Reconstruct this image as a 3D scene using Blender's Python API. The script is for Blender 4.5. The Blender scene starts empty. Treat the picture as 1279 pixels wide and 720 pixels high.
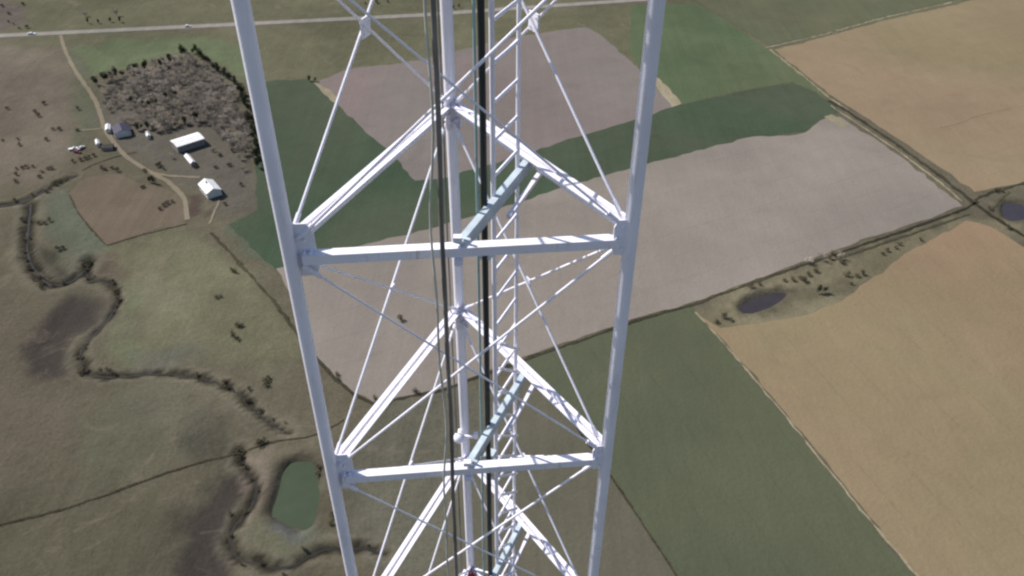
import bpy, bmesh, math, random
import numpy as np
from mathutils import Vector, Matrix
random.seed(7); RNG = np.random.default_rng(7)
SC = bpy.context.scene; COL = SC.collection
R = math.radians

# ------------------------------------------------------------------ camera
F = 1060.45; PITCH = 0.66736; ROLL = 0.00626; W = 2.4; PANEL = 0.98412*W; YAW = 0.10083
CAMH = 250.0
CAM = Vector((0.17394*W, -2.3192*W, CAMH)); ZA = CAMH - 1.43691*W
FW = Vector((0, math.cos(PITCH), -math.sin(PITCH))); RT0 = Vector((1, 0, 0)); UP0 = RT0.cross(FW)
RT = RT0*math.cos(ROLL) + UP0*math.sin(ROLL); UP = -RT0*math.sin(ROLL) + UP0*math.cos(ROLL)
cd = bpy.data.cameras.new('camera'); cam = bpy.data.objects.new('camera', cd); COL.objects.link(cam)
cam.matrix_world = Matrix(((RT.x, UP.x, -FW.x, CAM.x), (RT.y, UP.y, -FW.y, CAM.y), (RT.z, UP.z, -FW.z, CAM.z), (0, 0, 0, 1)))
cd.sensor_width = 36; cd.lens = 36*F/1280; cd.clip_start = 0.1; cd.clip_end = 30000
SC.camera = cam

# ------------------------------------------------------------------ light
SUN_AZ = math.atan2(0.44, -0.90)          # direction towards the sun: left and a little beyond
SUN_EL = R(44)
w = bpy.data.worlds.new('World'); SC.world = w; w.use_nodes = True
nt = w.node_tree; nt.nodes.clear()
sky = nt.nodes.new('ShaderNodeTexSky'); sky.sky_type = 'NISHITA'; sky.sun_disc = False
sky.sun_elevation = SUN_EL; sky.sun_rotation = math.pi/2 - SUN_AZ
sky.air_density = 1.0; sky.dust_density = 1.2; sky.altitude = 300
bg = nt.nodes.new('ShaderNodeBackground'); bg.inputs[1].default_value = 0.106
wo = nt.nodes.new('ShaderNodeOutputWorld')
nt.links.new(sky.outputs[0], bg.inputs[0]); nt.links.new(bg.outputs[0], wo.inputs[0])
sd = bpy.data.lights.new('sun', 'SUN'); sd.energy = 5.0; sd.angle = R(0.6); sd.color = (1, 0.95, 0.88)
sun = bpy.data.objects.new('sun', sd); COL.objects.link(sun)
sdir = Vector((math.cos(SUN_AZ)*math.cos(SUN_EL), math.sin(SUN_AZ)*math.cos(SUN_EL), math.sin(SUN_EL)))
sun.rotation_euler = sdir.to_track_quat('Z', 'Y').to_euler(); sun.location = (0, 0, 400)
vs = SC.view_settings; vs.view_transform = 'Standard'; vs.look = 'None'; vs.gamma = 1; vs.exposure = 0.22
vs.use_curve_mapping = False
SC.cycles.filter_width = 2.4

# ------------------------------------------------------------------ helpers
def ground(px, py, z=0.0):
    d = FW + RT*((px-640)/F) + UP*((360-py)/F)
    t = (z-CAM.z)/d.z
    return (CAM.x+d.x*t, CAM.y+d.y*t)

def tag(o, label=None, cat=None, group=None, kind=None):
    if label: o['label'] = label
    if cat: o['category'] = cat
    if group: o['group'] = group
    if kind: o['kind'] = kind
    return o

def empty(name, loc, rz=0):
    o = bpy.data.objects.new(name, None); COL.objects.link(o); o.location = loc; o.rotation_euler.z = rz
    o.empty_display_size = .5
    return o

class MB:
    def __init__(s): s.v = []; s.f = []
    def quad(s, a, b, c, d):
        n = len(s.v); s.v += [tuple(a), tuple(b), tuple(c), tuple(d)]; s.f.append((n, n+1, n+2, n+3))
    def tri(s, a, b, c):
        n = len(s.v); s.v += [tuple(a), tuple(b), tuple(c)]; s.f.append((n, n+1, n+2))
    def hexa(s, P):     # 4 bottom, 4 top
        n = len(s.v); s.v += [tuple(p) for p in P]
        for q in ((0,3,2,1), (4,5,6,7), (0,1,5,4), (1,2,6,5), (2,3,7,6), (3,0,4,7)): s.f.append(tuple(n+i for i in q))
    def box(s, c, x, y, z, ux=Vector((1,0,0)), uy=Vector((0,1,0)), uz=Vector((0,0,1))):
        c = Vector(c); X = ux*x/2; Y = uy*y/2; Z = uz*z/2
        s.hexa([c-X-Y-Z, c+X-Y-Z, c+X+Y-Z, c-X+Y-Z, c-X-Y+Z, c+X-Y+Z, c+X+Y+Z, c-X+Y+Z])
    def bar(s, a, b, wd, hh, off=0, dz=0):   # beam: width across (horizontal), height up
        a = Vector(a); b = Vector(b); t = (b-a).normalized()
        side = t.cross(Vector((0,0,1)))
        side = side.normalized() if side.length > 1e-4 else Vector((1,0,0))
        up = side.cross(t)
        c = (a+b)/2 + side*off + up*dz
        s.box(c, wd, (b-a).length, hh, side, t, up)
    def tube(s, pts, r, n=10, cap=True):
        pts = [Vector(p) for p in pts]; k0 = len(s.v)
        rs = r if isinstance(r, (list, tuple)) else [r]*len(pts)
        for i, p in enumerate(pts):
            t = (pts[min(i+1, len(pts)-1)]-pts[max(i-1, 0)]).normalized()
            a = t.cross(Vector((0.13, 1, 0.07))).normalized(); b = t.cross(a)
            for j in range(n):
                q = 2*math.pi*j/n; s.v.append(tuple(p + (a*math.cos(q)+b*math.sin(q))*rs[i]))
        for i in range(len(pts)-1):
            for j in range(n):
                s.f.append((k0+i*n+j, k0+i*n+(j+1) % n, k0+(i+1)*n+(j+1) % n, k0+(i+1)*n+j))
        if cap:
            s.f.append(tuple(k0+j for j in range(n))[::-1]); s.f.append(tuple(k0+(len(pts)-1)*n+j for j in range(n)))
    def ball(s, c, rx, rz, n=10, m=7):
        k0 = len(s.v); c = Vector(c)
        for i in range(m+1):
            t = math.pi*i/m
            for j in range(n):
                q = 2*math.pi*j/n
                s.v.append((c.x+rx*math.sin(t)*math.cos(q), c.y+rx*math.sin(t)*math.sin(q), c.z+rz*math.cos(t)))
        for i in range(m):
            for j in range(n): s.f.append((k0+i*n+j, k0+(i+1)*n+j, k0+(i+1)*n+(j+1) % n, k0+i*n+(j+1) % n))
    def mesh(s, name, mat, smooth=False):
        me = bpy.data.meshes.new(name); me.from_pydata(s.v, [], s.f); me.materials.append(mat); me.update()
        if smooth:
            me.shade_smooth()
            try: me.set_sharp_from_angle(angle=R(40))
            except Exception: pass
        return me
    def build(s, name, mat, parent=None, smooth=False):
        o = bpy.data.objects.new(name, s.mesh(name, mat, smooth)); COL.objects.link(o)
        if parent: o.parent = parent
        return o

# ------------------------------------------------------------------ materials
def lin(c): return tuple((x/255/12.92 if x/255 <= .04045 else ((x/255+.055)/1.055)**2.4) for x in c)
def base_mat(name, rough=.9, spec=.15):
    m = bpy.data.materials.new(name); m.use_nodes = True
    b = m.node_tree.nodes['Principled BSDF']; b.inputs['Roughness'].default_value = rough
    b.inputs['Specular IOR Level'].default_value = spec
    return m, m.node_tree, b
def noise(nt, co, scale, detail=4, rough=.55, dist=0):
    n = nt.nodes.new('ShaderNodeTexNoise'); n.inputs['Scale'].default_value = scale
    n.inputs['Detail'].default_value = detail; n.inputs['Roughness'].default_value = rough
    n.inputs['Distortion'].default_value = dist; nt.links.new(co, n.inputs['Vector']); return n.outputs['Fac']
def maprange(nt, v, a, b, c, d):
    n = nt.nodes.new('ShaderNodeMapRange'); nt.links.new(v, n.inputs[0])
    for i, x in zip((1, 2, 3, 4), (a, b, c, d)): n.inputs[i].default_value = x
    return n.outputs[0]
def mix(nt, fac, a, b, mode='MIX'):
    n = nt.nodes.new('ShaderNodeMix'); n.data_type = 'RGBA'; n.blend_type = mode
    for s, v in ((0, fac), (6, a), (7, b)):
        if hasattr(v, 'is_output'): nt.links.new(v, n.inputs[s])
        else: n.inputs[s].default_value = v if s == 0 else (*v[:3], 1)
    return n.outputs[2]
def mapped(nt, rz=0, sc=(1, 1, 1)):
    g = nt.nodes.new('ShaderNodeNewGeometry')
    mp = nt.nodes.new('ShaderNodeMapping'); mp.vector_type = 'POINT'
    mp.inputs['Rotation'].default_value = (0, 0, rz); mp.inputs['Scale'].default_value = sc
    nt.links.new(g.outputs['Position'], mp.inputs[0]); return mp.outputs[0]
def math_(nt, op, a, b):
    n = nt.nodes.new('ShaderNodeMath'); n.operation = op
    for i, v in enumerate((a, b)):
        if hasattr(v, 'is_output'): nt.links.new(v, n.inputs[i])
        else: n.inputs[i].default_value = v
    return n.outputs[0]

def soil_layers(nt, col, ang=0, var=.16, streak=.06, grit=.10):
    """patches, tractor streaks and grit over a base colour"""
    co = mapped(nt)
    v1 = maprange(nt, noise(nt, co, .011, 3, .5, .4), .3, .7, 1-var, 1+var)
    v2 = maprange(nt, noise(nt, co, .07, 5, .6, .5), .3, .7, 1-var*.55, 1+var*.55)
    v3 = maprange(nt, noise(nt, co, .7, 4, .7), .3, .7, 1-grit, 1+grit)
    st = mapped(nt, ang, (.22, .006, 1))
    v4 = maprange(nt, noise(nt, st, 1, 3, .7), .3, .7, 1-streak, 1+streak)
    v = math_(nt, 'MULTIPLY', math_(nt, 'MULTIPLY', v1, v2), math_(nt, 'MULTIPLY', v3, v4))
    cb = nt.nodes.new('ShaderNodeCombineColor')
    for i in range(3): nt.links.new(v, cb.inputs[i])
    return mix(nt, 1.0, col, cb.outputs[0], 'MULTIPLY')

ALB = .665
def lg(c):
    l = lin(c); g = .3*l[0]+.6*l[1]+.1*l[2]; return tuple((g+(x-g)*.86)*ALB for x in l)
def field_mat(name, c1, c2, ang=0, tram=None, **k):
    m, nt, b = base_mat(name, 1, .05)
    co = mapped(nt)
    f = maprange(nt, noise(nt, co, .006, 3, .5, .8), .38, .62, 0, 1)
    c = mix(nt, f, lg(c1), lg(c2))
    c = soil_layers(nt, c, ang, **k)
    if tram is not None:
        sp = nt.nodes.new('ShaderNodeSeparateXYZ'); nt.links.new(mapped(nt, -tram), sp.inputs[0])
        u = math_(nt, 'ADD', sp.outputs[1], maprange(nt, noise(nt, co, .02, 2), 0, 1, 0, 2.5))
        fr = math_(nt, 'FRACT', math_(nt, 'MULTIPLY', u, 1/17), 0)
        ln = math_(nt, 'MULTIPLY', maprange(nt, math_(nt, 'ABSOLUTE', math_(nt, 'SUBTRACT', fr, .5), 0), 0, .05, .16, 0), maprange(nt, noise(nt, co, .05, 4), .35, .6, 0, 1))
        c = mix(nt, ln, c, mix(nt, 1.0, c, (.5, .5, .48), 'MULTIPLY'))
    wet = maprange(nt, noise(nt, co, .022, 6, .62, 1.2), .57, .74, 0, .38)
    c = mix(nt, wet, c, mix(nt, 1.0, c, (.72, .72, .74), 'MULTIPLY'))
    dry = maprange(nt, noise(nt, mapped(nt, 1.1, (1, 1, 1)), .03, 6, .66, 1.0), .60, .75, 0, .4)
    c = mix(nt, dry, c, mix(nt, 1.0, c, (1.22, 1.18, 1.12), 'MULTIPLY'))
    nt.links.new(c, b.inputs['Base Color'])
    bp = nt.nodes.new('ShaderNodeBump'); bp.inputs['Strength'].default_value = .5; bp.inputs['Distance'].default_value = .5
    nt.links.new(noise(nt, co, .5, 5, .65), bp.inputs['Height']); nt.links.new(bp.outputs[0], b.inputs['Normal'])
    return m

def flat_mat(name, c, rough=.6, spec=.3, var=.12, scale=3, metal=0):
    m, nt, b = base_mat(name, rough, spec); b.inputs['Metallic'].default_value = metal
    tc = nt.nodes.new('ShaderNodeTexCoord')
    v = maprange(nt, noise(nt, tc.outputs['Object'], scale, 4, .6), .3, .7, 1-var, 1+var*.5)
    cb = nt.nodes.new('ShaderNodeCombineColor')
    for i in range(3): nt.links.new(v, cb.inputs[i])
    nt.links.new(mix(nt, 1.0, (*c, 1), cb.outputs[0], 'MULTIPLY'), b.inputs['Base Color'])
    return m

def paint_mat(name, c):
    m, nt, b = base_mat(name, .5, .35)
    g = nt.nodes.new('ShaderNodeNewGeometry')
    f = maprange(nt, noise(nt, g.outputs['Position'], 9, 6, .7), .60, .76, 0, .5)
    f2 = maprange(nt, noise(nt, g.outputs['Position'], 1.3, 4, .6), .3, .7, .88, 1.04)
    cb = nt.nodes.new('ShaderNodeCombineColor')
    for i in range(3): nt.links.new(f2, cb.inputs[i])
    c1 = mix(nt, 1.0, (*c, 1), cb.outputs[0], 'MULTIPLY')
    c2 = mix(nt, f, c1, (.50, .49, .49))
    rs = maprange(nt, noise(nt, mapped(nt, 0, (22, 22, 1.6)), 1, 4, .65), .60, .76, 0, .6)
    c2 = mix(nt, rs, c2, (.42, .33, .25))
    nt.links.new(c2, b.inputs['Base Color'])
    bp = nt.nodes.new('ShaderNodeBump'); bp.inputs['Strength'].default_value = .15; bp.inputs['Distance'].default_value = .01
    nt.links.new(noise(nt, g.outputs['Position'], 25, 4, .6), bp.inputs['Height']); nt.links.new(bp.outputs[0], b.inputs['Normal'])
    return m

WHITE = paint_mat('white tower paint', (.85, .825, .91))
GALV = flat_mat('galvanised steel', (.52, .60, .66), .5, .4, .2, 8, .1)
BLACKC = flat_mat('black cable jacket', (.012, .02, .024), .4, .5, .1, 5)
BROWNC = flat_mat('dark brown cable jacket', (.19, .175, .16), .6, .3, .5, 1.6)
PALEC = flat_mat('pale grey cable jacket', (.55, .55, .48), .5, .3, .3, 2)
TEALC = flat_mat('grey green conduit', (.30, .42, .42), .5, .3, .2, 3)
REDL = flat_mat('red beacon glass', (.10, .004, .018), .15, .6, .1, 3)

# ------------------------------------------------------------------ terrain description (all in photo pixels, dropped on the ground plane)
CREEKS = [
 ([(-60,262),(0,256),(30,252),(52,238),(72,228),(92,219)], 3.0, 1.8),
 ([(37,253),(37,265),(32,300),(34,320),(42,336),(60,356),(80,353),(95,346),(107,334),(112,322)], 4.2, 2.2),
 ([(107,334),(110,350),(125,350),(140,355),(147,368),(144,384),(133,400),(115,418),(100,436),(99,450),(104,463),(120,469),(150,470),(180,466),(215,466),(245,470),(270,477),(288,484),(302,494),(318,510),(333,525),(347,534),(361,540)], 2.6, 1.7),
 ([(300,562),(302,578),(308,586),(318,598),(320,612),(316,628),(303,643),(291,656),(286,670),(289,687),(302,698),(322,702),(344,708),(365,706),(385,694),(400,686),(415,684),(432,686),(450,682),(480,690)], 2.8, 2.2),
]
PONDS = [
 ([(352,577),(372,571),(394,572),(399,590),(401,622),(396,645),(387,660),(372,660),(342,647),(334,640),(344,612)], -1.9, 3.2),
 ([(921,383),(928,376),(941,369),(960,364),(978,361),(985,363),(986,367),(970,380),(946,389),(930,391)], -1.5, 2.6),
 ([(1251,254),(1262,250),(1285,254),(1290,270),(1268,276),(1254,271)], -1.2, 2.2),
]
def G(pts): return np.array([ground(*p) for p in pts])
def smooth_poly(P, n=2, closed=True):
    P = np.array(P)
    for _ in range(n):
        Q = np.roll(P, -1, 0)
        if closed: P = np.stack([P*.75+Q*.25, P*.25+Q*.75], 1).reshape(-1, 2)
        else:
            A = P[:-1]*.75+P[1:]*.25; B = P[:-1]*.25+P[1:]*.75
            P = np.vstack([P[:1], np.stack([A, B], 1).reshape(-1, 2), P[-1:]])
    return P
def seg_dist(X, Y, P, closed=False):
    d = np.full(X.shape, 1e9); n = len(P)
    for i in range(n if closed else n-1):
        a = P[i]; b = P[(i+1) % n]; v = b-a; L = max(v@v, 1e-9)
        t = np.clip(((X-a[0])*v[0]+(Y-a[1])*v[1])/L, 0, 1)
        d = np.minimum(d, (X-a[0]-t*v[0])**2+(Y-a[1]-t*v[1])**2)
    return np.sqrt(d)
def inside(X, Y, P):
    c = np.zeros(X.shape, bool); n = len(P)
    for i in range(n):
        x1, y1 = P[i]; x2, y2 = P[(i+1) % n]
        if y1 == y2: continue
        c ^= ((y1 > Y) != (y2 > Y)) & (X < (x2-x1)*(Y-y1)/(y2-y1)+x1)
    return c
def sdf(X, Y, P):        # positive inside
    d = seg_dist(X, Y, P, True); return np.where(inside(X, Y, P), d, -d)
def sstep(x, a, b):
    t = np.clip((x-a)/(b-a), 0, 1); return t*t*(3-2*t)

CR = [(smooth_poly(G(p), 2, False), hw*.72, dep*.6) for p, hw, dep in CREEKS]
PD = [(smooth_poly(G(p), 2), wz, dep) for p, wz, dep in PONDS]
GULLY = [(G([(232,560),(262,515),(300,512),(308,560),(300,585)]), 1.5), 
         (G([(215,720),(222,665),(240,622),(300,590),(312,600),(300,640),(285,665),(290,700),(300,740),(215,740)]), 2.0),
         (G([(105,368),(132,372),(140,385),(96,432),(98,470),(80,478),(45,478),(32,445),(52,410)]), 1.8),
         (G([(42,300),(60,308),(72,330),(85,342),(60,350),(45,335)]), 1.5)]
GULLY = [(smooth_poly(p, 2), d*.6) for p, d in GULLY]
def height(X, Y):
    h = np.zeros(np.shape(X))
    for P, d in GULLY: h = h - d*sstep(sdf(X, Y, P), -8, 8)
    for P, hw, d in CR: h = np.minimum(h, h*.5 - d*(1-sstep(seg_dist(X, Y, P), hw*.45, hw*1.5)))
    for P, wz, d in PD: h = np.minimum(h, -d*sstep(sdf(X, Y, P), -1.2, 1.8))
    return h
def hz(x, y): return float(height(np.array([x]), np.array([y]))[0])

# ------------------------------------------------------------------ ground sheet
def axis(a, b, step, far):
    core = list(np.arange(a, b+.01, step)); s = step
    lo = []; x = a
    while x > -far: s *= 1.35; x -= s; lo.append(x)
    hi = []; x = b; s = step
    while x < far: s *= 1.35; x += s; hi.append(x)
    return np.array(lo[::-1]+core+hi)
xs = axis(-470, 470, 2.0, 12000); ys = axis(120, 760, 2.0, 12000)
X, Y = np.meshgrid(xs, ys)
Z = height(X, Y)
# soft zones of soil and grass colour (sRGB guesses of the bare material)
def zone(c, pts, soft, amt=1.0): return (lg(c), smooth_poly(G(pts), 1), soft, amt)
BASE = lg((104,98,79))
ZONES = [
 zone((107,105,80), [(-300,-200),(1700,-200),(1700,90),(820,130),(300,130),(230,60),(100,55),(-300,70)], 12),
 zone((122,110,96), [(-400,60),(80,52),(100,100),(90,200),(30,235),(-400,260)], 14, .8),
 zone((112,100,94), [(-100,-10),(30,0),(40,38),(-100,44)], 6, .8),
 zone((102,114,80), [(85,52),(300,45),(330,100),(300,100),(240,58),(130,95),(118,90)], 4, .9),
 zone((98,103,80), [(80,60),(100,70),(130,130),(128,160),(95,190),(95,110)], 4, .7),
 zone((104,98,87), [(118,105),(235,66),(300,110),(325,230),(325,270),(270,262),(230,215),(160,190),(130,165)], 5, 1),
 zone((100,108,90), [(50,245),(90,235),(130,300),(125,330),(108,330),(90,345),(60,300)], 6, .8),
 zone((114,112,85), [(135,305),(240,285),(300,330),(390,440),(350,460),(260,440),(180,460),(150,455),(165,400),(155,340)], 8, .9),
 zone((128,124,100), [(165,345),(205,330),(230,380),(180,395)], 8, .5),
 zone((108,118,86), [(155,370),(178,365),(180,440),(160,462),(150,440)], 6, .4),
 zone((104,104,92), [(170,440),(245,425),(235,465),(175,465)], 4, .7),
 zone((96,102,82), [(285,275),(345,262),(360,330),(345,345),(300,310)], 4, .9),
 zone((108,98,82), [(-300,360),(30,360),(60,480),(120,500),(100,570),(-300,640)], 14, .7),
 zone((102,104,82), [(120,490),(240,480),(250,520),(200,590),(120,610),(90,560)], 10, .6),
 zone((112,105,88), [(160,480),(250,480),(290,520),(240,560),(190,545)], 8, .5),
 zone((93,89,70), [(-200,660),(200,600),(215,650),(200,760),(-200,800)], 10, .7),
 zone((64,62,55), [(228,562),(262,515),(300,512),(312,560),(300,585)], 9, .6),
 zone((74,68,61), [(210,750),(222,665),(240,622),(300,590),(312,600),(300,640),(283,665),(286,700),(300,750)], 6, 1),
 zone((76,69,63), [(107,366),(135,374),(140,385),(96,430),(96,462),(76,472),(45,470),(36,445),(45,400)], 6, 1),
 zone((66,62,52), [(36,296),(58,306),(74,328),(88,344),(60,356),(42,336)], 5, .8),
 zone((88,72,66), [(234,246),(252,246),(256,272),(240,276),(232,268)], 2, .9),
 zone((100,84,72), [(110,320),(135,322),(150,345),(140,352),(112,346)], 3, .6),
 zone((128,114,100), [(303,568),(340,557),(350,575),(345,600),(330,625),(322,640),(300,675),(296,660),(318,632),(322,604),(306,585)], 2, .8),
 zone((112,112,88), [(310,650),(335,645),(380,665),(420,660),(425,680),(350,700),(300,690),(295,670)], 4, .7),
 zone((104,108,112), [(338,648),(372,661),(388,662),(384,671),(345,662)], 3, .9),
 zone((136,140,116), [(399,600),(412,605),(412,640),(392,668),(386,662),(402,640)], 1.5, .8),
 zone((106,103,88), [(440,505),(660,470),(770,620),(850,740),(420,740)], 4, .8),
 zone((100,94,86), [(610,540),(700,500),(750,640),(760,740),(600,740)], 8, .6),
 zone((126,118,92), [(868,388),(920,362),(1060,318),(1120,300),(1205,268),(1300,280),(1200,330),(1060,400),(940,420),(880,405)], 5, 1),
 zone((98,92,72), [(985,362),(1080,348),(1075,362),(1010,380),(950,400),(940,396)], 4, .8),
 zone((104,98,74), [(876,392),(905,385),(925,396),(905,412),(890,412)], 4, .6),
]
C = np.empty(X.shape+(3,)); C[:] = BASE
wob = np.zeros(X.shape); wf = np.zeros(X.shape)
for k in range(8):
    a = RNG.uniform(0, 6.28); l = RNG.uniform(9, 30); wob += np.sin((X*math.cos(a)+Y*math.sin(a))*6.28/l+RNG.uniform(0, 6))*l*.05
for k in range(14):
    a = RNG.uniform(0, 6.28); l = RNG.uniform(5, 11); wf += np.sin((X*math.cos(a)+Y*math.sin(a))*6.28/l+RNG.uniform(0, 6)+wob*.3)*l*.03
wob = wob+wf*1.2
for c, P, s, amt in ZONES:
    t = sstep(sdf(X, Y, P)+wob, -s, s)*amt
    C = C*(1-t[..., None])+np.array(c)*t[..., None]
for P, hw, d in CR:      # damp brush along the gullies
    t = (1-sstep(seg_dist(X, Y, P)+wf*1.1, hw*.5, hw*1.5))*.9
    C = C*(1-t[..., None])+np.array(lg((50,46,38)))*t[..., None]
    t = (sstep(seg_dist(X, Y, P)+wob*.3, hw*1.2, hw*1.8)*(1-sstep(seg_dist(X, Y, P)+wob*.3, hw*1.8, hw*3)))*.35
    C = C*(1-t[..., None])+np.array(lg((134,126,108)))*t[..., None]
for P, wz, d in PD:
    t = sstep(sdf(X, Y, P)+wf*1.5, -5, -.5)*.7
    C = C*(1-t[..., None])+np.array(lg((78,72,60)))*t[..., None]
ny, nx = X.shape
me = bpy.data.meshes.new('ground')
vv = np.stack([X, Y, Z], -1).reshape(-1, 3)
idx = np.arange(nx*ny).reshape(ny, nx)
fc = np.stack([idx[:-1, :-1], idx[:-1, 1:], idx[1:, 1:], idx[1:, :-1]], -1).reshape(-1, 4)
me.vertices.add(len(vv)); me.vertices.foreach_set('co', vv.ravel().astype(np.float32))
me.loops.add(fc.size); me.loops.foreach_set('vertex_index', fc.ravel().astype(np.int32))
me.polygons.add(len(fc)); me.polygons.foreach_set('loop_start', np.arange(0, fc.size, 4, dtype=np.int32))
me.update(calc_edges=True)
at_ = me.attributes.new('soil_colour', 'FLOAT_COLOR', 'POINT')
at_.data.foreach_set('color', np.concatenate([C.reshape(-1, 3), np.ones((nx*ny, 1))], 1).ravel().astype(np.float32))
me.shade_smooth()
gm, nt, b = base_mat('pasture ground', 1, .04)
at = nt.nodes.new('ShaderNodeAttribute'); at.attribute_name = 'soil_colour'
c = soil_layers(nt, at.outputs['Color'], .4, var=.2, streak=.04, grit=.16)
co = mapped(nt)
tuft = maprange(nt, noise(nt, co, .22, 5, .7, 1.2), .60, .74, 0, .45)
c = mix(nt, tuft, c, lg((82,80,60)))
bare = maprange(nt, noise(nt, mapped(nt, .3), .045, 6, .68, 1.5), .58, .72, 0, .55)
c = mix(nt, bare, c, lg((136,122,104)))
nt.links.new(c, b.inputs['Base Color'])
bp = nt.nodes.new('ShaderNodeBump'); bp.inputs['Strength'].default_value = .8; bp.inputs['Distance'].default_value = 1.0
nt.links.new(noise(nt, co, .18, 6, .65), bp.inputs['Height']); nt.links.new(bp.outputs[0], b.inputs['Normal'])
me.materials.append(gm)
go = bpy.data.objects.new('ground', me); COL.objects.link(go); tag(go, kind='structure')

# ------------------------------------------------------------------ fields
def rough_edge(P, step=5, amp=.5):
    out = []
    n = len(P)
    for i in range(n):
        a = P[i]; b_ = P[(i+1) % n]; L = np.linalg.norm(b_-a); k = max(1, min(60, int(L/step)))
        nrm = np.array([b_[1]-a[1], a[0]-b_[0]])/max(L, 1e-6)
        for j in range(k):
            out.append(a+(b_-a)*j/k + nrm*RNG.normal(0, amp)*(0 if j == 0 else 1))
    return np.array(out)
def sheet(name, pts, mat, z, amp=.5, sm=0):
    P = G(pts)
    if sm: P = smooth_poly(P, sm)
    P = rough_edge(P, 5, amp)
    bm = bmesh.new(); vs_ = [bm.verts.new((p[0], p[1], z)) for p in P]
    f = bm.faces.new(vs_); f.normal_update()
    if f.normal.z < 0: f.normal_flip()
    bmesh.ops.triangulate(bm, faces=[f], ngon_method='EAR_CLIP')
    me = bpy.data.meshes.new(name); bm.to_mesh(me); bm.free(); me.materials.append(mat)
    o = bpy.data.objects.new(name, me); COL.objects.link(o); tag(o, kind='structure'); return o
def ribbon(name, pts, wd, mat, z=.12, sm=2, jit=.15, follow=False, step=3, extra=None):
    P = smooth_poly(G(pts), sm, False) if extra is None else extra
    Q = [P[0]]
    for i in range(len(P)-1):
        L = np.linalg.norm(P[i+1]-P[i]); k = max(1, int(L/step))
        for j in range(1, k+1): Q.append(P[i]+(P[i+1]-P[i])*j/k)
    Q = np.array(Q); T = np.gradient(Q, axis=0); T /= np.linalg.norm(T, axis=1)[:, None]+1e-9
    N = np.stack([-T[:, 1], T[:, 0]], 1)
    w1 = wd/2*(1+RNG.normal(0, jit, len(Q))); w2 = wd/2*(1+RNG.normal(0, jit, len(Q)))
    A = Q+N*w1[:, None]; B = Q-N*w2[:, None]
    zz = height(Q[:, 0], Q[:, 1])+z if follow else np.full(len(Q), z)
    m = MB()
    for i in range(len(Q)):
        m.v += [(A[i][0], A[i][1], zz[i]), (B[i][0], B[i][1], zz[i])]
        if i: m.f.append((2*i-2, 2*i-1, 2*i+1, 2*i))
    o = m.build(name, mat); tag(o, kind='structure'); return o

def gang(a, b): A = ground(*a); B = ground(*b); return math.atan2(B[1]-A[1], B[0]-A[0])
T1 = gang((868,388), (1145,720)); T2 = gang((868,380), (1208,260)); T3 = gang((640,195), (845,133))
M_dgreen = field_mat('young wheat', tram=T3, c1=(72,90,68), c2=(82,91,71), ang=.35, var=.12, streak=.05)
M_green = field_mat('grass field', (92,108,76), (100,110,78), .35, var=.12)
M_olive = field_mat('olive stubble field', (97,102,76), (91,95,74), -.55, var=.08, streak=.03, grit=.06, tram=T1)
M_olive2 = field_mat('far olive field', (98,102,76), (106,106,80), -.3, var=.10)
M_gray = field_mat('grey tilled field', (153,142,131), (142,132,122), .37, var=.08, streak=.03, grit=.06, tram=T2)
M_gray2 = field_mat('grey pink tilled field', (133,125,118), (136,121,116), .30, var=.08, streak=.03, grit=.06, tram=T3)
M_tan = field_mat('tan stubble field', (147,131,97), (158,131,102), -.55, var=.07, streak=.025, grit=.06, tram=T1)
M_tan2 = field_mat('tan ploughed field', (146,131,98), (153,131,103), -.55, var=.08, streak=.025, grit=.06, tram=T2)
M_red = field_mat('red brown ploughed plot', (119,104,87), (112,102,84), .3, var=.12, streak=.08)
M_brown = field_mat('brown grass field', (108,104,86), (104,100,84), -.55, var=.10)
M_pale = field_mat('pale dry grass strip', (164,151,122), (150,140,112), 0, var=.2, grit=.2)
M_hedge = field_mat('dark weeds strip', (76,72,54), (64,60,48), 0, var=.35, grit=.35)
M_weed = field_mat('brown weeds strip', (98,92,72), (86,84,62), 0, var=.3, grit=.3)
M_road = field_mat('gravel road', (160,152,142), (150,146,134), .02, var=.08, streak=.1, grit=.1)
M_track = field_mat('dirt track', (148,136,116), (142,130,108), 0, var=.12, grit=.15)
M_verge = field_mat('road verge', (116,106,92), (108,104,84), .02, var=.2, grit=.2)

sheet('wheat_field', [(285,281),(322,262),(318,190),(322,104),(345,100),(385,99),(400,108),(420,127),(453,158),(487,188),(519,224),(560,220),(640,195),(720,170),(800,146),(845,133),(920,116),(990,103),(1012,112),(1035,126),(1052,139),(1032,149),(1006,165),(985,167),(940,172),(880,188),(809,206),(714,232),(644,256),(535,288),(448,309),(345,338)], M_dgreen, .06)
sheet('tilled_field', [(395,104),(430,88),(450,84),(505,79),(560,66),(640,47),(700,38),(733,34),(748,42),(772,62),(800,88),(826,112),(850,131),(800,148),(720,172),(640,197),(560,222),(519,226),(487,190),(453,160),(420,129)], M_gray2, .10, .6)
sheet('tilled_field', [(352,345),(345,336),(448,308),(535,287),(644,255),(714,231),(809,205),(880,187),(940,171),(985,170),(1006,166),(1032,148),(1050,146),(1120,192),(1203,258),(1040,314),(868,377),(790,399),(655,446),(600,468),(552,487),(513,494),(467,503),(443,491),(420,472),(393,443)], M_gray, .10, .6)
sheet('stubble_field', [(655,450),(790,403),(866,384),(905,432),(980,520),(1060,620),(1143,720),(1240,838),(950,840),(847,722),(776,616),(700,505)], M_olive, .06)
sheet('stubble_field', [(874,395),(900,410),(950,404),(1000,396),(1050,378),(1085,352),(1130,318),(1207,276),(1240,284),(1290,315),(1500,420),(1700,1000),(1350,960),(1262,858),(1150,722),(1064,618),(984,518),(909,430)], M_tan, .10)
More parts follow.
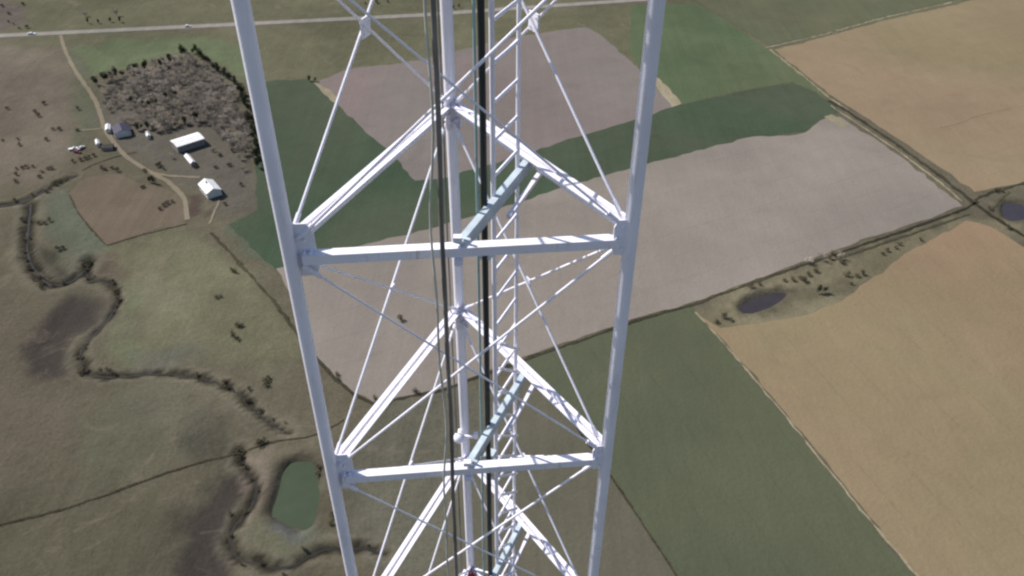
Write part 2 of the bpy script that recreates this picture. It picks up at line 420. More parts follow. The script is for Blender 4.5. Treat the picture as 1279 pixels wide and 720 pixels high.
sheet('ploughed_field', [(968,62),(1030,47),(1110,25),(1190,7),(1290,-22),(1700,-110),(1900,60),(1500,170),(1262,232),(1218,240),(1130,178),(1040,120),(1000,88)], M_tan2, .10)
sheet('grass_field', [(826,112),(800,88),(786,60),(790,8),(870,4),(905,25),(955,58),(1000,92),(1036,124),(1012,110),(990,102),(920,115),(850,131)], M_green, .08)
sheet('far_field', [(872,2),(800,-20),(900,-60),(1400,-140),(1600,-120),(1290,-28),(1190,1),(1110,20),(1030,42),(963,57),(905,24)], M_olive2, .12)
sheet('ploughed_plot', [(86,242),(98,228),(110,221),(147,217),(170,228),(190,232),(225,242),(232,262),(233,279),(180,292),(133,307),(115,287),(100,268)], M_red, .08, .5)
sheet('grass_strip', [(800,86),(810,88),(838,112),(852,130),(840,134),(826,116)], M_pale, .15, .4)
sheet('grass_strip', [(385,96),(392,103),(412,112),(424,126),(418,129),(402,115)], M_pale, .16, .4)
sheet('grass_strip', [(1030,146),(1040,143),(1062,156),(1052,160)], M_pale, .16, .3)
sheet('brown_field', [(655,450),(700,505),(776,616),(847,722),(900,800),(560,800),(560,640),(600,560)], M_brown, .05, .6)
# margins and tracks
ribbon('grass_strip', [(869,390),(907,432),(982,520),(1062,620),(1147,721),(1250,845)], .8, M_pale, .17, 0, .6)
ribbon('grass_strip', [(957,60),(1030,43),(1110,21),(1190,3)], 1.2, M_pale, .18, 0, .7)
ribbon('grass_strip', [(962,62),(1000,92),(1036,122),(1060,138)], 1.7, M_pale, .18, 0, .5)
ribbon('weedy_ditch', [(1036,126),(1060,140),(1120,180),(1175,220),(1212,250),(1240,270),(1275,292),(1400,370)], 2.4, M_hedge, .20, 0, .3)
ribbon('grass_strip', [(1038,132),(1060,147),(1120,187),(1172,226),(1203,252)], 1.2, M_pale, .17, 0, .4)
ribbon('weedy_ditch', [(1222,252),(1205,262),(1120,292),(1040,319),(960,346),(868,380),(790,403),(655,450),(600,470),(552,488),(513,496),(467,505),(443,494),(420,475),(393,446),(345,380),(300,330),(264,291)], 1.5, M_hedge, .20, 0, .35)
ribbon('grass_strip', [(1212,268),(1120,299),(1040,326)], 1.3, M_weed, .17, 0, .4)
ribbon('weedy_ditch', [(1218,250),(1240,240),(1262,234),(1400,195)], 1.6, M_hedge, .20, 0, .4)
ribbon('weedy_ditch', [(1240,265),(1248,250),(1262,240)], 1.2, M_weed, .24, 0, .4)
ribbon('fence_line', [(690,490),(733,552),(776,614),(847,722),(900,800)], .8, M_hedge, .22, 0, .3)
ribbon('fence_line', [(-200,706),(0,657),(98,632),(194,596),(250,578),(300,564),(344,552)], .9, M_hedge, .14, 1, .4, True)
ribbon('fence_line', [(344,552),(395,545),(430,525)], .8, M_hedge, .14, 1, .4)
ribbon('fence_line', [(233,280),(180,293),(133,307),(115,288),(98,267),(86,243)], .8, M_hedge, .14, 0, .4)
ribbon('weedy_ditch', [(92,220),(108,210),(130,200),(170,190)], .9, M_hedge, .12, 1, .5, True)
ribbon('field_crease', [(1175,160),(1200,155),(1215,147),(1262,136)], .5, field_mat('faint crease', (124,110,88), (128,114,90)), .16, 1, .6)
ribbon('road_verge', [(-700,82),(0,45),(290,31),(530,19),(640,11),(800,0),(1100,-24),(1500,-60)], 15, M_verge, .04, 0, .08)
ribbon('road', [(-700,82),(0,45),(290,31),(530,19),(640,11),(800,0),(1100,-24),(1500,-60)], 7.5, M_road, .25, 0, .03)
ribbon('dirt_track', [(76,44),(78,54),(85,72),(98,95),(112,113),(124,135),(129,158),(141,177),(155,194),(172,206),(195,219),(212,228),(222,238),(232,250),(234,275)], 2.6, M_track, .14, 2, .15)
ribbon('dirt_track', [(192,216),(210,220),(232,221),(250,222)], 2.0, M_track, .17, 2, .15)
ribbon('dirt_track', [(130,160),(118,162),(100,163)], 1.5, M_track, .16, 1, .2)
ribbon('dirt_track', [(262,280),(268,266),(274,250)], 1.4, M_track, .16, 1, .3)

# water
def water_mat(name, c, rough=.12):
    m, nt, b = base_mat(name, rough, .5); b.inputs['IOR'].default_value = 1.33
    co = mapped(nt)
    f = maprange(nt, noise(nt, co, .15, 4, .6), .35, .7, 0, 1)
    nt.links.new(mix(nt, f, lin(c), tuple(x*1.25 for x in lin(c))), b.inputs['Base Color'])
    bp = nt.nodes.new('ShaderNodeBump'); bp.inputs['Strength'].default_value = .15; bp.inputs['Distance'].default_value = .1
    nt.links.new(noise(nt, co, 1.5, 3, .6), bp.inputs['Height']); nt.links.new(bp.outputs[0], b.inputs['Normal'])
    return m
def pond(P, z, mat):
    cc = P.mean(0); m = MB(); m.v = [(p[0]+(p[0]-cc[0])*.12, p[1]+(p[1]-cc[1])*.12, z) for p in P]; m.f = [tuple(range(len(P)))]
    o = m.build('pond', mat); tag(o, kind='structure')
pond(PD[0][0], PD[0][1], water_mat('green algae water', (44,56,36), .6))
pond(PD[1][0], PD[1][1], water_mat('grey violet water', (52,48,50), .3))
pond(PD[2][0], PD[2][1], water_mat('grey violet water', (52,48,52), .3))
MW = water_mat('dark creek water', (40,38,34), .3)
for P, hw, d in CR: ribbon('creek', None, 1.0, MW, .12, follow=True, extra=P, jit=.35)

# ------------------------------------------------------------------ vegetation
M_bark = flat_mat('grey bark', lin((140,128,116)), .95, .1, .2, 2)
M_twig = [flat_mat('bare twigs', lin(c), .95, .05, .25, .6) for c in ((186,174,160), (168,156,142), (146,138,124))]
M_ever = flat_mat('dark evergreen leaves', lin((54,58,42)), .9, .1, .4, .6)
M_bush = flat_mat('dark brush leaves', lin((88,82,64)), .9, .1, .3, .8)
def tree_meshes(kind, seed):
    rnd = random.Random(seed)
    H = {'bare': 7.5, 'ever': 8.5, 'bush': 2.6}[kind]; Rr = {'bare': 3.2, 'ever': 2.6, 'bush': 2.0}[kind]
    t = MB(); tips = []
    t.tube([(0,0,-.2), (0,0,H*.3), (rnd.uniform(-.3,.3), rnd.uniform(-.3,.3), H*.62)], [.2, .15, .08], 6)
    nl = {'bare': 10, 'ever': 5, 'bush': 5}[kind]
    for i in range(nl):
        a = i*2.4+rnd.random(); z0 = H*rnd.uniform(.18, .45); r = Rr*rnd.uniform(.5, .95); z1 = min(H, z0+H*rnd.uniform(.25, .5))
        m_ = (r*.5*math.cos(a), r*.5*math.sin(a), (z0+z1)/2+.2); e = (r*math.cos(a), r*math.sin(a), z1)
        t.tube([(0,0,z0), m_, e], [.09, .06, .03], 5); tips += [m_, e]
    c = MB()
    def flake(p, s):
        n = Vector((rnd.gauss(0,1), rnd.gauss(0,1), rnd.gauss(0,1)+.6)).normalized()
        a = n.orthogonal().normalized(); b_ = n.cross(a); q = rnd.uniform(0, 6.28); a, b_ = a*math.cos(q)+b_*math.sin(q), b_*math.cos(q)-a*math.sin(q)
        p = Vector(p); c.quad(p-a*s-b_*s*.6, p+a*s-b_*s*.5, p+a*s*.8+b_*s*.7, p-a*s*.9+b_*s*.5)
    if kind == 'bare':
        for i in range(520):          # thin twigs
            b0 = Vector(rnd.choice(tips)); d = Vector((rnd.gauss(0,1), rnd.gauss(0,1), rnd.gauss(.5,.8))).normalized()
            l = rnd.uniform(.5, 1.6); q = d.orthogonal().normalized()*rnd.uniform(.03, .07); e = b0+d*l
            b0 = b0+Vector((rnd.gauss(0,.4), rnd.gauss(0,.4), rnd.gauss(0,.4)))
            c.tri(b0-q, b0+q, e)
            if i % 3 == 0: flake(e, rnd.uniform(.10, .26))
    else:
        n = 560 if kind == 'ever' else 170
        lob = [(rnd.uniform(-.5,.5)*Rr, rnd.uniform(-.5,.5)*Rr, H*rnd.uniform(.35,.75), rnd.uniform(.4,.7)*Rr) for _ in range(6)]
        for i in range(n):
            x, y, z, r = rnd.choice(lob); d = Vector((rnd.gauss(0,1), rnd.gauss(0,1), rnd.gauss(0,1))).normalized()*r*rnd.uniform(.5,1.05)
            flake((x+d.x, y+d.y, max(.15, z+d.z*(1.5 if kind == 'ever' else .8))), rnd.uniform(.14,.36) if kind == 'ever' else rnd.uniform(.1,.28))
    mat = {'bare': M_twig[seed % 3], 'ever': M_ever, 'bush': M_bush}[kind]
    return t.mesh('trunk', M_bark), c.mesh('crown', mat)
LIB = {k: [tree_meshes(k, s) for s in range(n)] for k, n in (('bare', 6), ('ever', 4), ('bush', 3))}
KN = {'bare': ('bare_tree', 'tree', ('trunk', 'crown')), 'ever': ('evergreen_tree', 'tree', ('trunk', 'crown')), 'bush': ('shrub', 'shrub', ('stem', 'foliage'))}
def plant(kind, x, y, sc, label, group=None):
    n, cat, pn = KN[kind]; a, b_ = random.choice(LIB[kind])
    e = empty(n, (x, y, hz(x, y)), random.uniform(0, 6.28)); e.scale = (sc*random.uniform(.85,1.15), sc*random.uniform(.85,1.15), sc*random.uniform(.8,1.2))
    tag(e, label, cat, group)
    for nm, m in zip(pn, (a, b_)):
        o = bpy.data.objects.new(nm, m); COL.objects.link(o); o.parent = e
    return e
# grove round the farm
grove = G([(124,108),(165,96),(235,72),(262,88),(292,118),(306,150),(312,190),(300,200),(282,178),(262,158),(235,158),(205,166),(165,158),(140,150),(128,132)])
GL = [((145,125),'leafless tree at the left end of the grove, beside the dirt drive'),((235,84),'leafless tree at the far upper tip of the grove'),
      ((190,112),'leafless tree in the upper left of the grove, under the dark windbreak row'),((285,110),'leafless tree in the upper right of the grove, by the right hand windbreak'),
      ((300,165),'leafless tree low on the right side of the grove, nearest the left tower leg'),((235,148),'leafless tree in the grove just behind the long white barn'),
      ((170,150),'leafless tree in the grove just behind the violet roofed house'),((230,115),'leafless tree in the middle of the grove'),((265,135),'leafless tree right of the middle of the grove')]
GLW = [(ground(*a), t) for a, t in GL]
def grove_label(p):
    t = min(GLW, key=lambda g: (g[0][0]-p[0])**2+(g[0][1]-p[1])**2)[1]
    return t, 'bare trees '+t.split('leafless tree ')[1]
lo = grove.min(0); hi = grove.max(0); placed = []
tries = 0
while len(placed) < 240 and tries < 20000:
    tries += 1
    p = np.array([random.uniform(lo[0], hi[0]), random.uniform(lo[1], hi[1])])
    if not inside(p[:1], p[1:], grove)[0]: continue
    if any((p[0]-q[0])**2+(p[1]-q[1])**2 < 4.0**2 for q in placed): continue
    if math.sin(p[0]*.21+1)*math.sin(p[1]*.17+.4)+.5*math.sin(p[0]*.07+p[1]*.11) < -.85: continue
    placed.append(p); plant('bare', p[0], p[1], random.choice((.45,.6,.75,.9,1.05)), *grove_label(p))
def row(pts, step, kind, sc, label, group, jit=1.0):
    P = G(pts)
    for i in range(len(P)-1):
        L = np.linalg.norm(P[i+1]-P[i]); k = max(1, int(L/step))
        for j in range(k):
            q = P[i]+(P[i+1]-P[i])*(j+random.uniform(-.2,.2))/k
            plant(kind, q[0]+random.gauss(0,jit), q[1]+random.gauss(0,jit), sc*random.uniform(.75,1.2), label, group)
row([(121,106),(140,99),(165,92),(200,83),(222,76)], 3.2, 'ever', .85, 'dark evergreen in the windbreak row on the far left edge of the grove', 'evergreens on the far left edge of the grove')
row([(226,72),(240,66),(256,76),(275,92)], 4.4, 'ever', .8, 'dark evergreen in the windbreak row at the top of the grove', 'evergreens at the top of the grove')
row([(275,92),(292,104),(305,122)], 4.4, 'ever', .8, 'dark evergreen in the upper half of the windbreak row right of the grove', 'evergreens upper right of the grove')
row([(305,122),(314,150),(319,175)], 4.4, 'ever', .8, 'dark evergreen in the right windbreak row, level with the long barn by the left leg', 'evergreens right of the grove by the left leg')
row([(319,175),(322,195),(324,214)], 4.4, 'ever', .8, 'dark evergreen at the lower end of the right windbreak row, behind the left leg', 'evergreens behind the left leg')
row([(176,163),(200,163),(232,156),(258,149)], 4.0, 'ever', .7, 'dark low evergreen in the short row behind the long white roofed barn', 'evergreens behind the long barn')
row([(165,128),(190,132),(222,122),(240,118)], 5, 'ever', .55, 'small dark evergreen standing inside the grove of bare trees', 'small evergreens inside the grove')
row([(112,29),(124,29),(136,28),(148,28),(160,28)], 4.5, 'ever', .45, 'dark bushy evergreen in the hedge beyond the gravel road, left of the tower', 'hedge beyond the road', .4)
row([(385,101),(392,103),(402,101)], 4, 'ever', .5, 'dark evergreen at the corner of the grey tilled field beyond the left leg', 'evergreens at the field corner', .5)
row([(566,11),(574,10),(584,9)], 5, 'ever', .5, 'dark roadside evergreen seen beyond the middle leg of the tower', 'evergreens by the road behind the tower', .4)
row([(440,6),(470,4),(500,2)], 9, 'bush', 1.0, 'dark roadside shrub beyond the gravel road at the top edge', 'shrubs beyond the road', 1)
for px, py, s, l in ((107,21,.75,'pale bare tree beyond the road at the left end of the dark hedge'), (146,20,.7,'pale bare tree beyond the road at the right end of the dark hedge'),
                   (185,170,.5,'small bare tree beside the little white shed left of the long barn'), (300,200,.7,'bare tree right of the white roofed house near the left leg'),
                   (305,214,.6,'bare tree nearest the left leg right of the white roofed house'), (215,198,.5,'small bare tree left of the small white shed'),
                   (1010,330,.6,'leftmost bare tree on the mound beyond the violet pond'), (1027,326,.7,'bare tree in the middle of the mound beyond the violet pond'),
                   (1048,324,.6,'rightmost bare tree on the mound beyond the violet pond')):
    plant('bare', *ground(px, py), s, l)
for px, py, s, l in ((178,161,.5,'dark evergreen just right of the violet roofed house'),(188,228,.5,'dark evergreen on the near side of the track bend, left one of two'),(193,229,.55,'dark evergreen on the near side of the track bend, right one of two'),
                   (1023,367,.55,'dark evergreen at the right end of the violet pond, left one of two'),(1031,366,.5,'dark evergreen at the right end of the violet pond, right one of two')):
    plant('ever', *ground(px, py), s, l)
# shrubs and brush
SH = [(24,182),(22,175),(45,140),(50,146),(55,131),(8,136),(68,162),(74,162),(96,164),(97,137),(2,176),(60,175),
      (20,212),(18,220),(20,227),(26,211),(34,210),(42,208),(52,216),(60,212),(66,211),(48,222),
      (93,202),(100,201),(107,199),(113,197),(118,195),(128,211),(134,212),(140,211),(147,215),
      (178,236),(182,233),(215,253),(210,256),(205,258),(200,262),(58,240),(64,236),(70,232),(76,229),(82,224),
      (10,28),(18,30),(25,36),(35,35),(4,8),(30,6),(12,18),
      (50,281),(56,279),(62,276),(75,312),(80,310),(110,327),(104,330),(116,326),
      (290,340),(292,341),(272,373),(278,371),(298,409),(302,408),(292,421),(296,424),(330,478),(335,472),(333,483),(310,500),(325,512),
      (280,478),(286,482),(246,468),(420,470),(424,474),(468,502),(478,503),(520,490),(500,400),
      (302,560),(300,570),(303,578),(298,574),(310,582),(322,556),(330,554),(398,583),(397,590),(412,655),(414,648),
      (143,352),(146,362),(150,375),(105,463),(112,330),(40,333),(50,345),(64,356),(82,352),
      (1040,318),(1035,325),(1052,330),(1060,345),(1072,347),(1080,344),(1010,345),(1000,350),(1018,338),(1006,352),(1110,314),(1120,312),(1125,306),(1150,302),(1102,318),(1065,355),
      (940,360),(950,357),(980,352),(990,350),(905,398),(912,402),(895,402),(1244,240),(1250,238),(1238,262),(1252,240),(1262,288),
      (265,190),(275,195),(285,207),(292,190),(270,210),(205,212),(196,208),(200,206),(245,210),(180,215),(300,232),(283,255)]
SL = [(15,30,'beyond the gravel road at the top left corner'),(50,138,'in the loose cluster right of the upper left edge'),(5,150,'at the left edge level with the grove'),
      (70,162,'on the pasture left of the driveway bend'),(96,150,'beside the left verge of the drive'),(22,178,'on the bare pasture near the left edge'),(20,218,'in the bracket shaped thicket at the left edge'),
      (55,212,'in the thicket above the gully bend at left'),(105,200,'in the row below the parked pickup'),(135,212,'on the upper edge of the red brown plot'),
      (185,234,'on the red brown plot beside the track'),(210,257,'in the dark streak inside the red brown plot'),(70,234,'along the gully running into the red brown plot'),
      (56,278,'in the short line on the greenish pasture below the gully'),(78,311,'on the greenish pasture inside the creek loop'),(108,327,'at the sharp creek bend below the red brown plot'),
      (291,340,'nearest the fence on the olive pasture left of the left leg'),(275,372,'in the pair on the olive pasture left of the left leg'),(297,415,'in the clump on the pasture left of the left leg'),
      (332,478,'on the pasture right of the creek by the left leg'),(320,506,'on the creek bank just left of the left leg'),(283,480,'in the middle stretch of the creek'),(246,468,'on the flat stretch of the creek'),
      (422,472,'on the tilled field edge between left leg and rod'),(475,502,'on the lower edge of the grey tilled field'),(520,490,'on the grey field edge left of the middle leg'),(500,400,'alone inside the grey tilled field'),
      (301,568,'in the dark hole at the top of the lower gully'),(325,555,'along the fence above the green pond'),(397,586,'on the right bank of the green pond'),(413,650,'below the green pond near the left leg'),
      (147,362,'on the creek bend right of the dark soil patch'),(105,463,'where the creek turns by the dark soil patch'),(50,345,'in the brushy creek loop near the left edge'),(80,352,'on the lower side of the creek loop'),
      (1040,325,'on the mound beyond the violet pond'),(1068,348,'at the right foot of the mound by the violet pond'),(1008,348,'just right of the violet pond'),(1115,312,'on the tan field edge right of the mound'),
      (1145,303,'farthest right along the tan field ditch'),(945,359,'on the far bank of the violet pond'),(983,352,'behind the right end of the violet pond'),(902,400,'at the left corner of the tan field by the violet pond'),
      (1247,240,'beside the small pond at the right edge'),(1240,262,'on the left bank of the right edge pond'),(1262,288,'below the right edge pond'),(275,192,'right of the small shed under the long barn'),
      (288,212,'above the white roofed farmhouse'),(200,209,'along the upper side of the branching track'),(245,210,'left of the white roofed farmhouse'),(300,232,'right of the white roofed farmhouse'),(283,255,'below the white roofed farmhouse')]
for i, (px, py) in enumerate(SH):
    t_ = min(SL, key=lambda g: (g[0]-px)**2+(g[1]-py)**2)[2]
    for k in range(1):
        x, y = ground(px, py); plant('bush', x+random.gauss(0, .4), y+random.gauss(0, .4), random.uniform(.6, 1.0), 'low dark scrubby bush '+t_, 'low shrubs '+t_)

CL = ['at the left edge by the upper gully', 'along the creek loop near the left edge', 'scattered along the winding creek across the left pasture', 'along the creek that bends round the green pond']
for ci, (P, hw, d) in enumerate(CR):
    L = np.linalg.norm(np.diff(P, axis=0), axis=1); n_ = int(L.sum()/9)
    for k in range(min(n_, 34)):
        i = RNG.choice(len(L), p=L/L.sum()); q = P[i]+(P[i+1]-P[i])*RNG.random()
        if q[1] > 700: continue
        plant('bush', q[0]+RNG.normal(0, 2.2), q[1]+RNG.normal(0, 2.2), RNG.uniform(.3, .75), 'small scrubby bush '+CL[ci], 'bushes '+CL[ci])

# ------------------------------------------------------------------ farm buildings
M_wroof = flat_mat('white sheet metal roof', (.74, .73, .73), .5, .3, .12, .8)
M_wwall = flat_mat('off white boards', (.52, .51, .48), .8, .2, .15, 1.5)
M_gwall = flat_mat('grey boards', (.22, .20, .19), .8, .2, .2, 1.5)
M_proof = flat_mat('dark violet shingles', (.05, .045, .08), .7, .3, .3, 1.5)
M_door = flat_mat('dark door', (.05, .045, .04), .6, .3, .1, 2)
M_glass = flat_mat('window glass', (.04, .05, .06), .15, .6, .1, 2)
M_droof = flat_mat('rusty dark roof', (.05, .042, .036), .8, .2, .3, 1)
def building(name, label, cat, quad, wall_h, rise, roof, wall, big_door=True, chimney=False):
    Q = np.array([ground(px, py, wall_h+rise*.5) for px, py in quad])
    c_ = Q.mean(0); e1 = (Q[1]-Q[0]+Q[2]-Q[3])/2; e2 = (Q[3]-Q[0]+Q[2]-Q[1])/2
    L = np.linalg.norm(e1); D = abs(np.cross(e1/L, e2)); 
    a = math.atan2(e1[1], e1[0])
    if D > L: L, D, a = D, L, a+math.pi/2
    r = empty(name, (c_[0], c_[1], 0), a); tag(r, label, cat)
    lx, dy = L/2-.3, D/2-.3
    m = MB(); m.hexa([(-lx,-dy,-.1),(lx,-dy,-.1),(lx,dy,-.1),(-lx,dy,-.1),(-lx,-dy,wall_h),(lx,-dy,wall_h),(lx,dy,wall_h),(-lx,dy,wall_h)])
    for s in (-1, 1): m.tri((s*lx,-dy,wall_h),(s*lx,dy,wall_h),(s*lx,0,wall_h+rise*.95))
    m.build('wall', wall, r)
    m = MB(); l2, d2 = L/2, D/2; sl = rise*.3/dy
    for s in (-1, 1):
        P = [(-l2, s*d2, wall_h-sl), (l2, s*d2, wall_h-sl), (l2, 0, wall_h+rise), (-l2, 0, wall_h+rise)]
        m.hexa([P[0], P[1], P[2], P[3]] + [(p[0], p[1], p[2]+.14) for p in P])
    for k in range(int(L/1.2)):        # standing seams
        x = -l2+.4+k*1.2
        for s in (-1, 1): m.bar((x, s*d2, wall_h-sl+.16), (x, 0, wall_h+rise+.16), .07, .07)
    m.bar((-l2,0,wall_h+rise+.17), (l2,0,wall_h+rise+.17), .35, .07)
    rf = m.build('roof', roof, r)
    if chimney:
        m = MB(); m.box((l2*.3, .8, wall_h+rise+.3), .6, .6, 1.4); m.build('chimney', M_gwall, rf)
    m = MB(); dw = min(3.2, D*.45) if big_door else .95; dh = min(wall_h*.85, 3 if big_door else 2.05)
    m.box((lx+.04, 0, dh/2), .06, dw, dh); m.build('door', M_door, r)
    if not big_door or L > 12:
        nwin = max(2, int(L/3.5))
        for k in range(nwin):
            for s in (-1, 1):
                x = -lx+(k+.5)*2*lx/nwin
                m = MB(); m.box((x, s*(dy+.03), wall_h*.6), 1.1, .05, 1.0); wn = m.build('window', M_glass, r)
                m = MB()
                for dx_, dz_, sx, sz in ((0,.53,1.25,.07),(0,-.53,1.25,.07),(.59,0,.07,1.0),(-.59,0,.07,1.0),(0,0,.05,1.0)):
                    m.box((x+dx_, s*(dy+.06), wall_h*.6+dz_), sx, .06, sz)
                m.build('window_frame', M_wwall, wn)
    return r
building('barn', 'long white roofed barn standing among the bare trees of the grove', 'barn', [(214.4,174.4),(249,164),(253.5,173),(218.5,184.5)], 4.2, .7, M_wroof, M_gwall)
building('shed', 'small white roofed shed just below the long white barn', 'shed', [(231,193),(238.5,191.5),(242,202),(236,204.5)], 2.6, .9, M_wroof, M_gwall)
building('farmhouse', 'white roofed house at the end of the branching dirt track', 'house', [(248,227),(268,222),(274,235),(256,242)], 3.6, 2.0, M_wroof, M_wwall, False, True)
building('farmhouse', 'house with a dark violet roof beside the dirt track', 'house', [(139,157),(160,153),(163,162),(142,167)], 3.0, 1.8, M_proof, M_wwall, False)
building('shed', 'tiny white shed touching the left end of the violet roofed house', 'shed', [(130,155.5),(137,154.5),(138.5,161),(132,162)], 2.6, .7, M_wroof, M_wwall)
building('shed', 'little white shed between the violet roofed house and the long barn', 'shed', [(181,165),(186,164),(188,169),(183,170)], 2.2, .6, M_wroof, M_wwall)
building('shed', 'small white shed left of the track, below the violet roofed house', 'shed', [(118,174.5),(123,173.5),(124.5,179),(119.5,180)], 2.2, .6, M_wroof, M_wwall)
building('shed', 'low dark roofed open shed left of the track bend', 'shed', [(126,180),(141,179),(142,184),(127,185)], 2.0, .5, M_droof, M_gwall)

# ------------------------------------------------------------------ vehicles
M_tyre = flat_mat('tyre rubber', (.02,.02,.02), .8, .2)
def car(px, py, rz, paint, label, name='parked_car', cat='car', L=4.8, bed=False):
    x, y = ground(px, py); r = empty(name, (x, y, .27 if py < 60 else .1), rz); tag(r, label, cat)
    m = MB(); h = L/2
    prof = [(-h,.45),(-h,.95),(-h*.55,1.05 if not bed else .98),(h*.35,1.02),(h*.95,.88),(h,.5)]
    n = len(prof)
    for s in (-1, 1): m.v += [(a, s*.88, b_) for a, b_ in prof]
    for i in range(n): j = (i+1) % n; m.f.append((i, j, n+j, n+i))
    m.f += [tuple(range(n))[::-1], tuple(n+i for i in range(n))]
    m.build('body', paint, r)
    x0, x1 = ((-.1, .95) if bed else (-h*.75, .9))
    m = MB(); m.hexa([(x0,-.8,1),(x1+.5,-.8,1),(x1+.5,.8,1),(x0,.8,1),(x0+.25,-.66,1.5),(x1-.1,-.66,1.5),(x1-.1,.66,1.5),(x0+.25,.66,1.5)])
    cb = m.build('cabin', M_glass, r)
    m = MB(); m.box(((x0+x1+.15)/2, 0, 1.53), (x1-x0-.3), 1.3, .06); m.build('roof', paint, cb)
    for sx in (-1, 1):
        for sy in (-1, 1):
            m = MB(); m.tube([(sx*h*.62, sy*.68, .34), (sx*h*.62, sy*.92, .34)], .34, 12); m.build('wheel', M_tyre, r)
    return r
P_wh = flat_mat('white car paint', (.78,.78,.78), .3, .5, .03); P_gr = flat_mat('silver car paint', (.5,.5,.52), .3, .5, .03)
P_rd = flat_mat('dark red car paint', (.18,.04,.03), .3, .5, .03)
car(40, 43.5, .1, P_wh, 'white delivery van driving on the gravel road near the left edge', 'delivery_van', 'van', 5.8)
car(235, 34, .05, P_wh, 'white car on the gravel road above the grove', 'car', 'car', 4.6)
car(92, 187, .4, P_wh, 'white pickup parked left of the track among junk', 'pickup_truck', 'pickup', 5.2, True)
car(102, 186, 1.2, P_gr, 'silver car parked just right of the white pickup', 'parked_car', 'car')
car(97, 191, -.3, P_rd, 'dark red car parked below the white pickup', 'parked_car', 'car')

# ------------------------------------------------------------------ fences (posts and wires)
M_post = flat_mat('weathered fence post', (.16,.13,.1), .9, .1)
def fence(pts, label, group=None):
    P = smooth_poly(G(pts), 0, False); o = P[0]; r = empty('wire_fence', (o[0], o[1], 0)); tag(r, label, 'fence', group)
    pm = MB(); pm.tube([(0,0,-.2),(0,0,1.35)], .07, 5); pmesh = pm.mesh('post', M_post); wm = MB(); prev = None; npost = 0
    for i in range(len(P)-1):
        L = np.linalg.norm(P[i+1]-P[i]); k = max(1, int(L/6))
        for j in range(k+(i == len(P)-2)):
            q = P[i]+(P[i+1]-P[i])*j/k; x, y = q-o; z = hz(*q)
            npost += 1
            if npost <= 100: po = bpy.data.objects.new('post', pmesh); COL.objects.link(po); po.parent = r; po.location = (x, y, z)
            if prev is not None:
                for hh in (.5, .85, 1.2): wm.tube([(prev[0],prev[1],prev[2]+hh),(x,y,z+hh)], .012, 3, False)
            prev = (x, y, z)
    tag(wm.build('wires', M_post, r), kind='stuff')
fence([(264,291),(300,331),(345,381),(393,446),(420,474)], 'wire fence running from the farm plot down past the left leg of the tower')
fence([(-100,682),(0,657),(98,632),(194,596),(250,578),(300,564)], 'wire fence crossing the lower left pasture towards the dark gully')
fence([(233,280),(180,293),(133,307),(98,267),(86,243)], 'wire fence round the red brown ploughed plot')
fence([(700,504),(776,615),(847,722),(880,770)], 'wire fence between the two olive fields right of the right leg')

# ------------------------------------------------------------------ the tower
tower = empty('lattice_tower', (0, 0, 0)); tag(tower, 'tall white three legged steel lattice tower rising over the farmland', 'tower')
RAD = W/math.sqrt(3)
def corner(k): a = {'L': -150, 'R': -30, 'M': 90}[k]*math.pi/180+YAW; return Vector((RAD*math.cos(a), RAD*math.sin(a), 0))
K = {k: corner(k) for k in 'LRM'}
def J(k, lev, dz=0): return K[k]+Vector((0, 0, ZA-lev*PANEL+dz))
LEGR = {'L': .053, 'R': .053, 'M': .052}
TOPLEV = -3; LASTLEV = 4; BOT = int(ZA//PANEL)
for k in 'LRM':
    m = MB(); m.tube([K[k]+Vector((0,0,.6)), J(k, TOPLEV, .1)], LEGR[k], 24)
    m.build('leg', WHITE, tower, True)
    m = MB(); m.hexa([K[k]+Vector(v) for v in ((-.8,-.8,-.3),(.8,-.8,-.3),(.8,.8,-.3),(-.8,.8,-.3),(-.6,-.6,.6),(.6,-.6,.6),(.6,.6,.6),(-.6,.6,.6))])
    m.build('footing', M_wwall, tower)
cen = Vector((0, 0, 0))
def shrink(a, b, s0, s1):
    t = (b-a).normalized(); return a+t*s0, b-t*s1
def crossbar(m, a, b, style):
    a, b = shrink(a, b, .085, .085)
    if style == 'channel':
        m.bar(a, b, .082, .010, 0, .035)        # top flange
        m.bar(a, b, .009, .066, .0365, -.003)   # outer web (seen from outside)
        m.bar(a, b, .052, .009, .002, -.032)
    else:                                       # pair of angles back to back
        for s in (-1, 1):
            m.bar(a, b, .045, .009, s*.036, .035)
            m.bar(a, b, .008, .070, s*.0165, -.0045)
def rod(m, a, b, r=.0115, n=8): m.tube([a, b], r, n)
FACES = (('L', 'R'), ('M', 'L'), ('R', 'M'))
def rodpair(a, b, lev, off):
    """the two crossed rods of one face between two levels"""
    n = (K[b]-K[a]).cross(Vector((0,0,1))).normalized()
    o1 = n*(.016); o2 = -n*(.018)
    p = shrink(J(a, lev, -.03)+o1, J(b, lev+1, .03)+o1, .16, .16); q = shrink(J(b, lev, -.03)+o2, J(a, lev+1, .03)+o2, .16, .16)
    return p, q
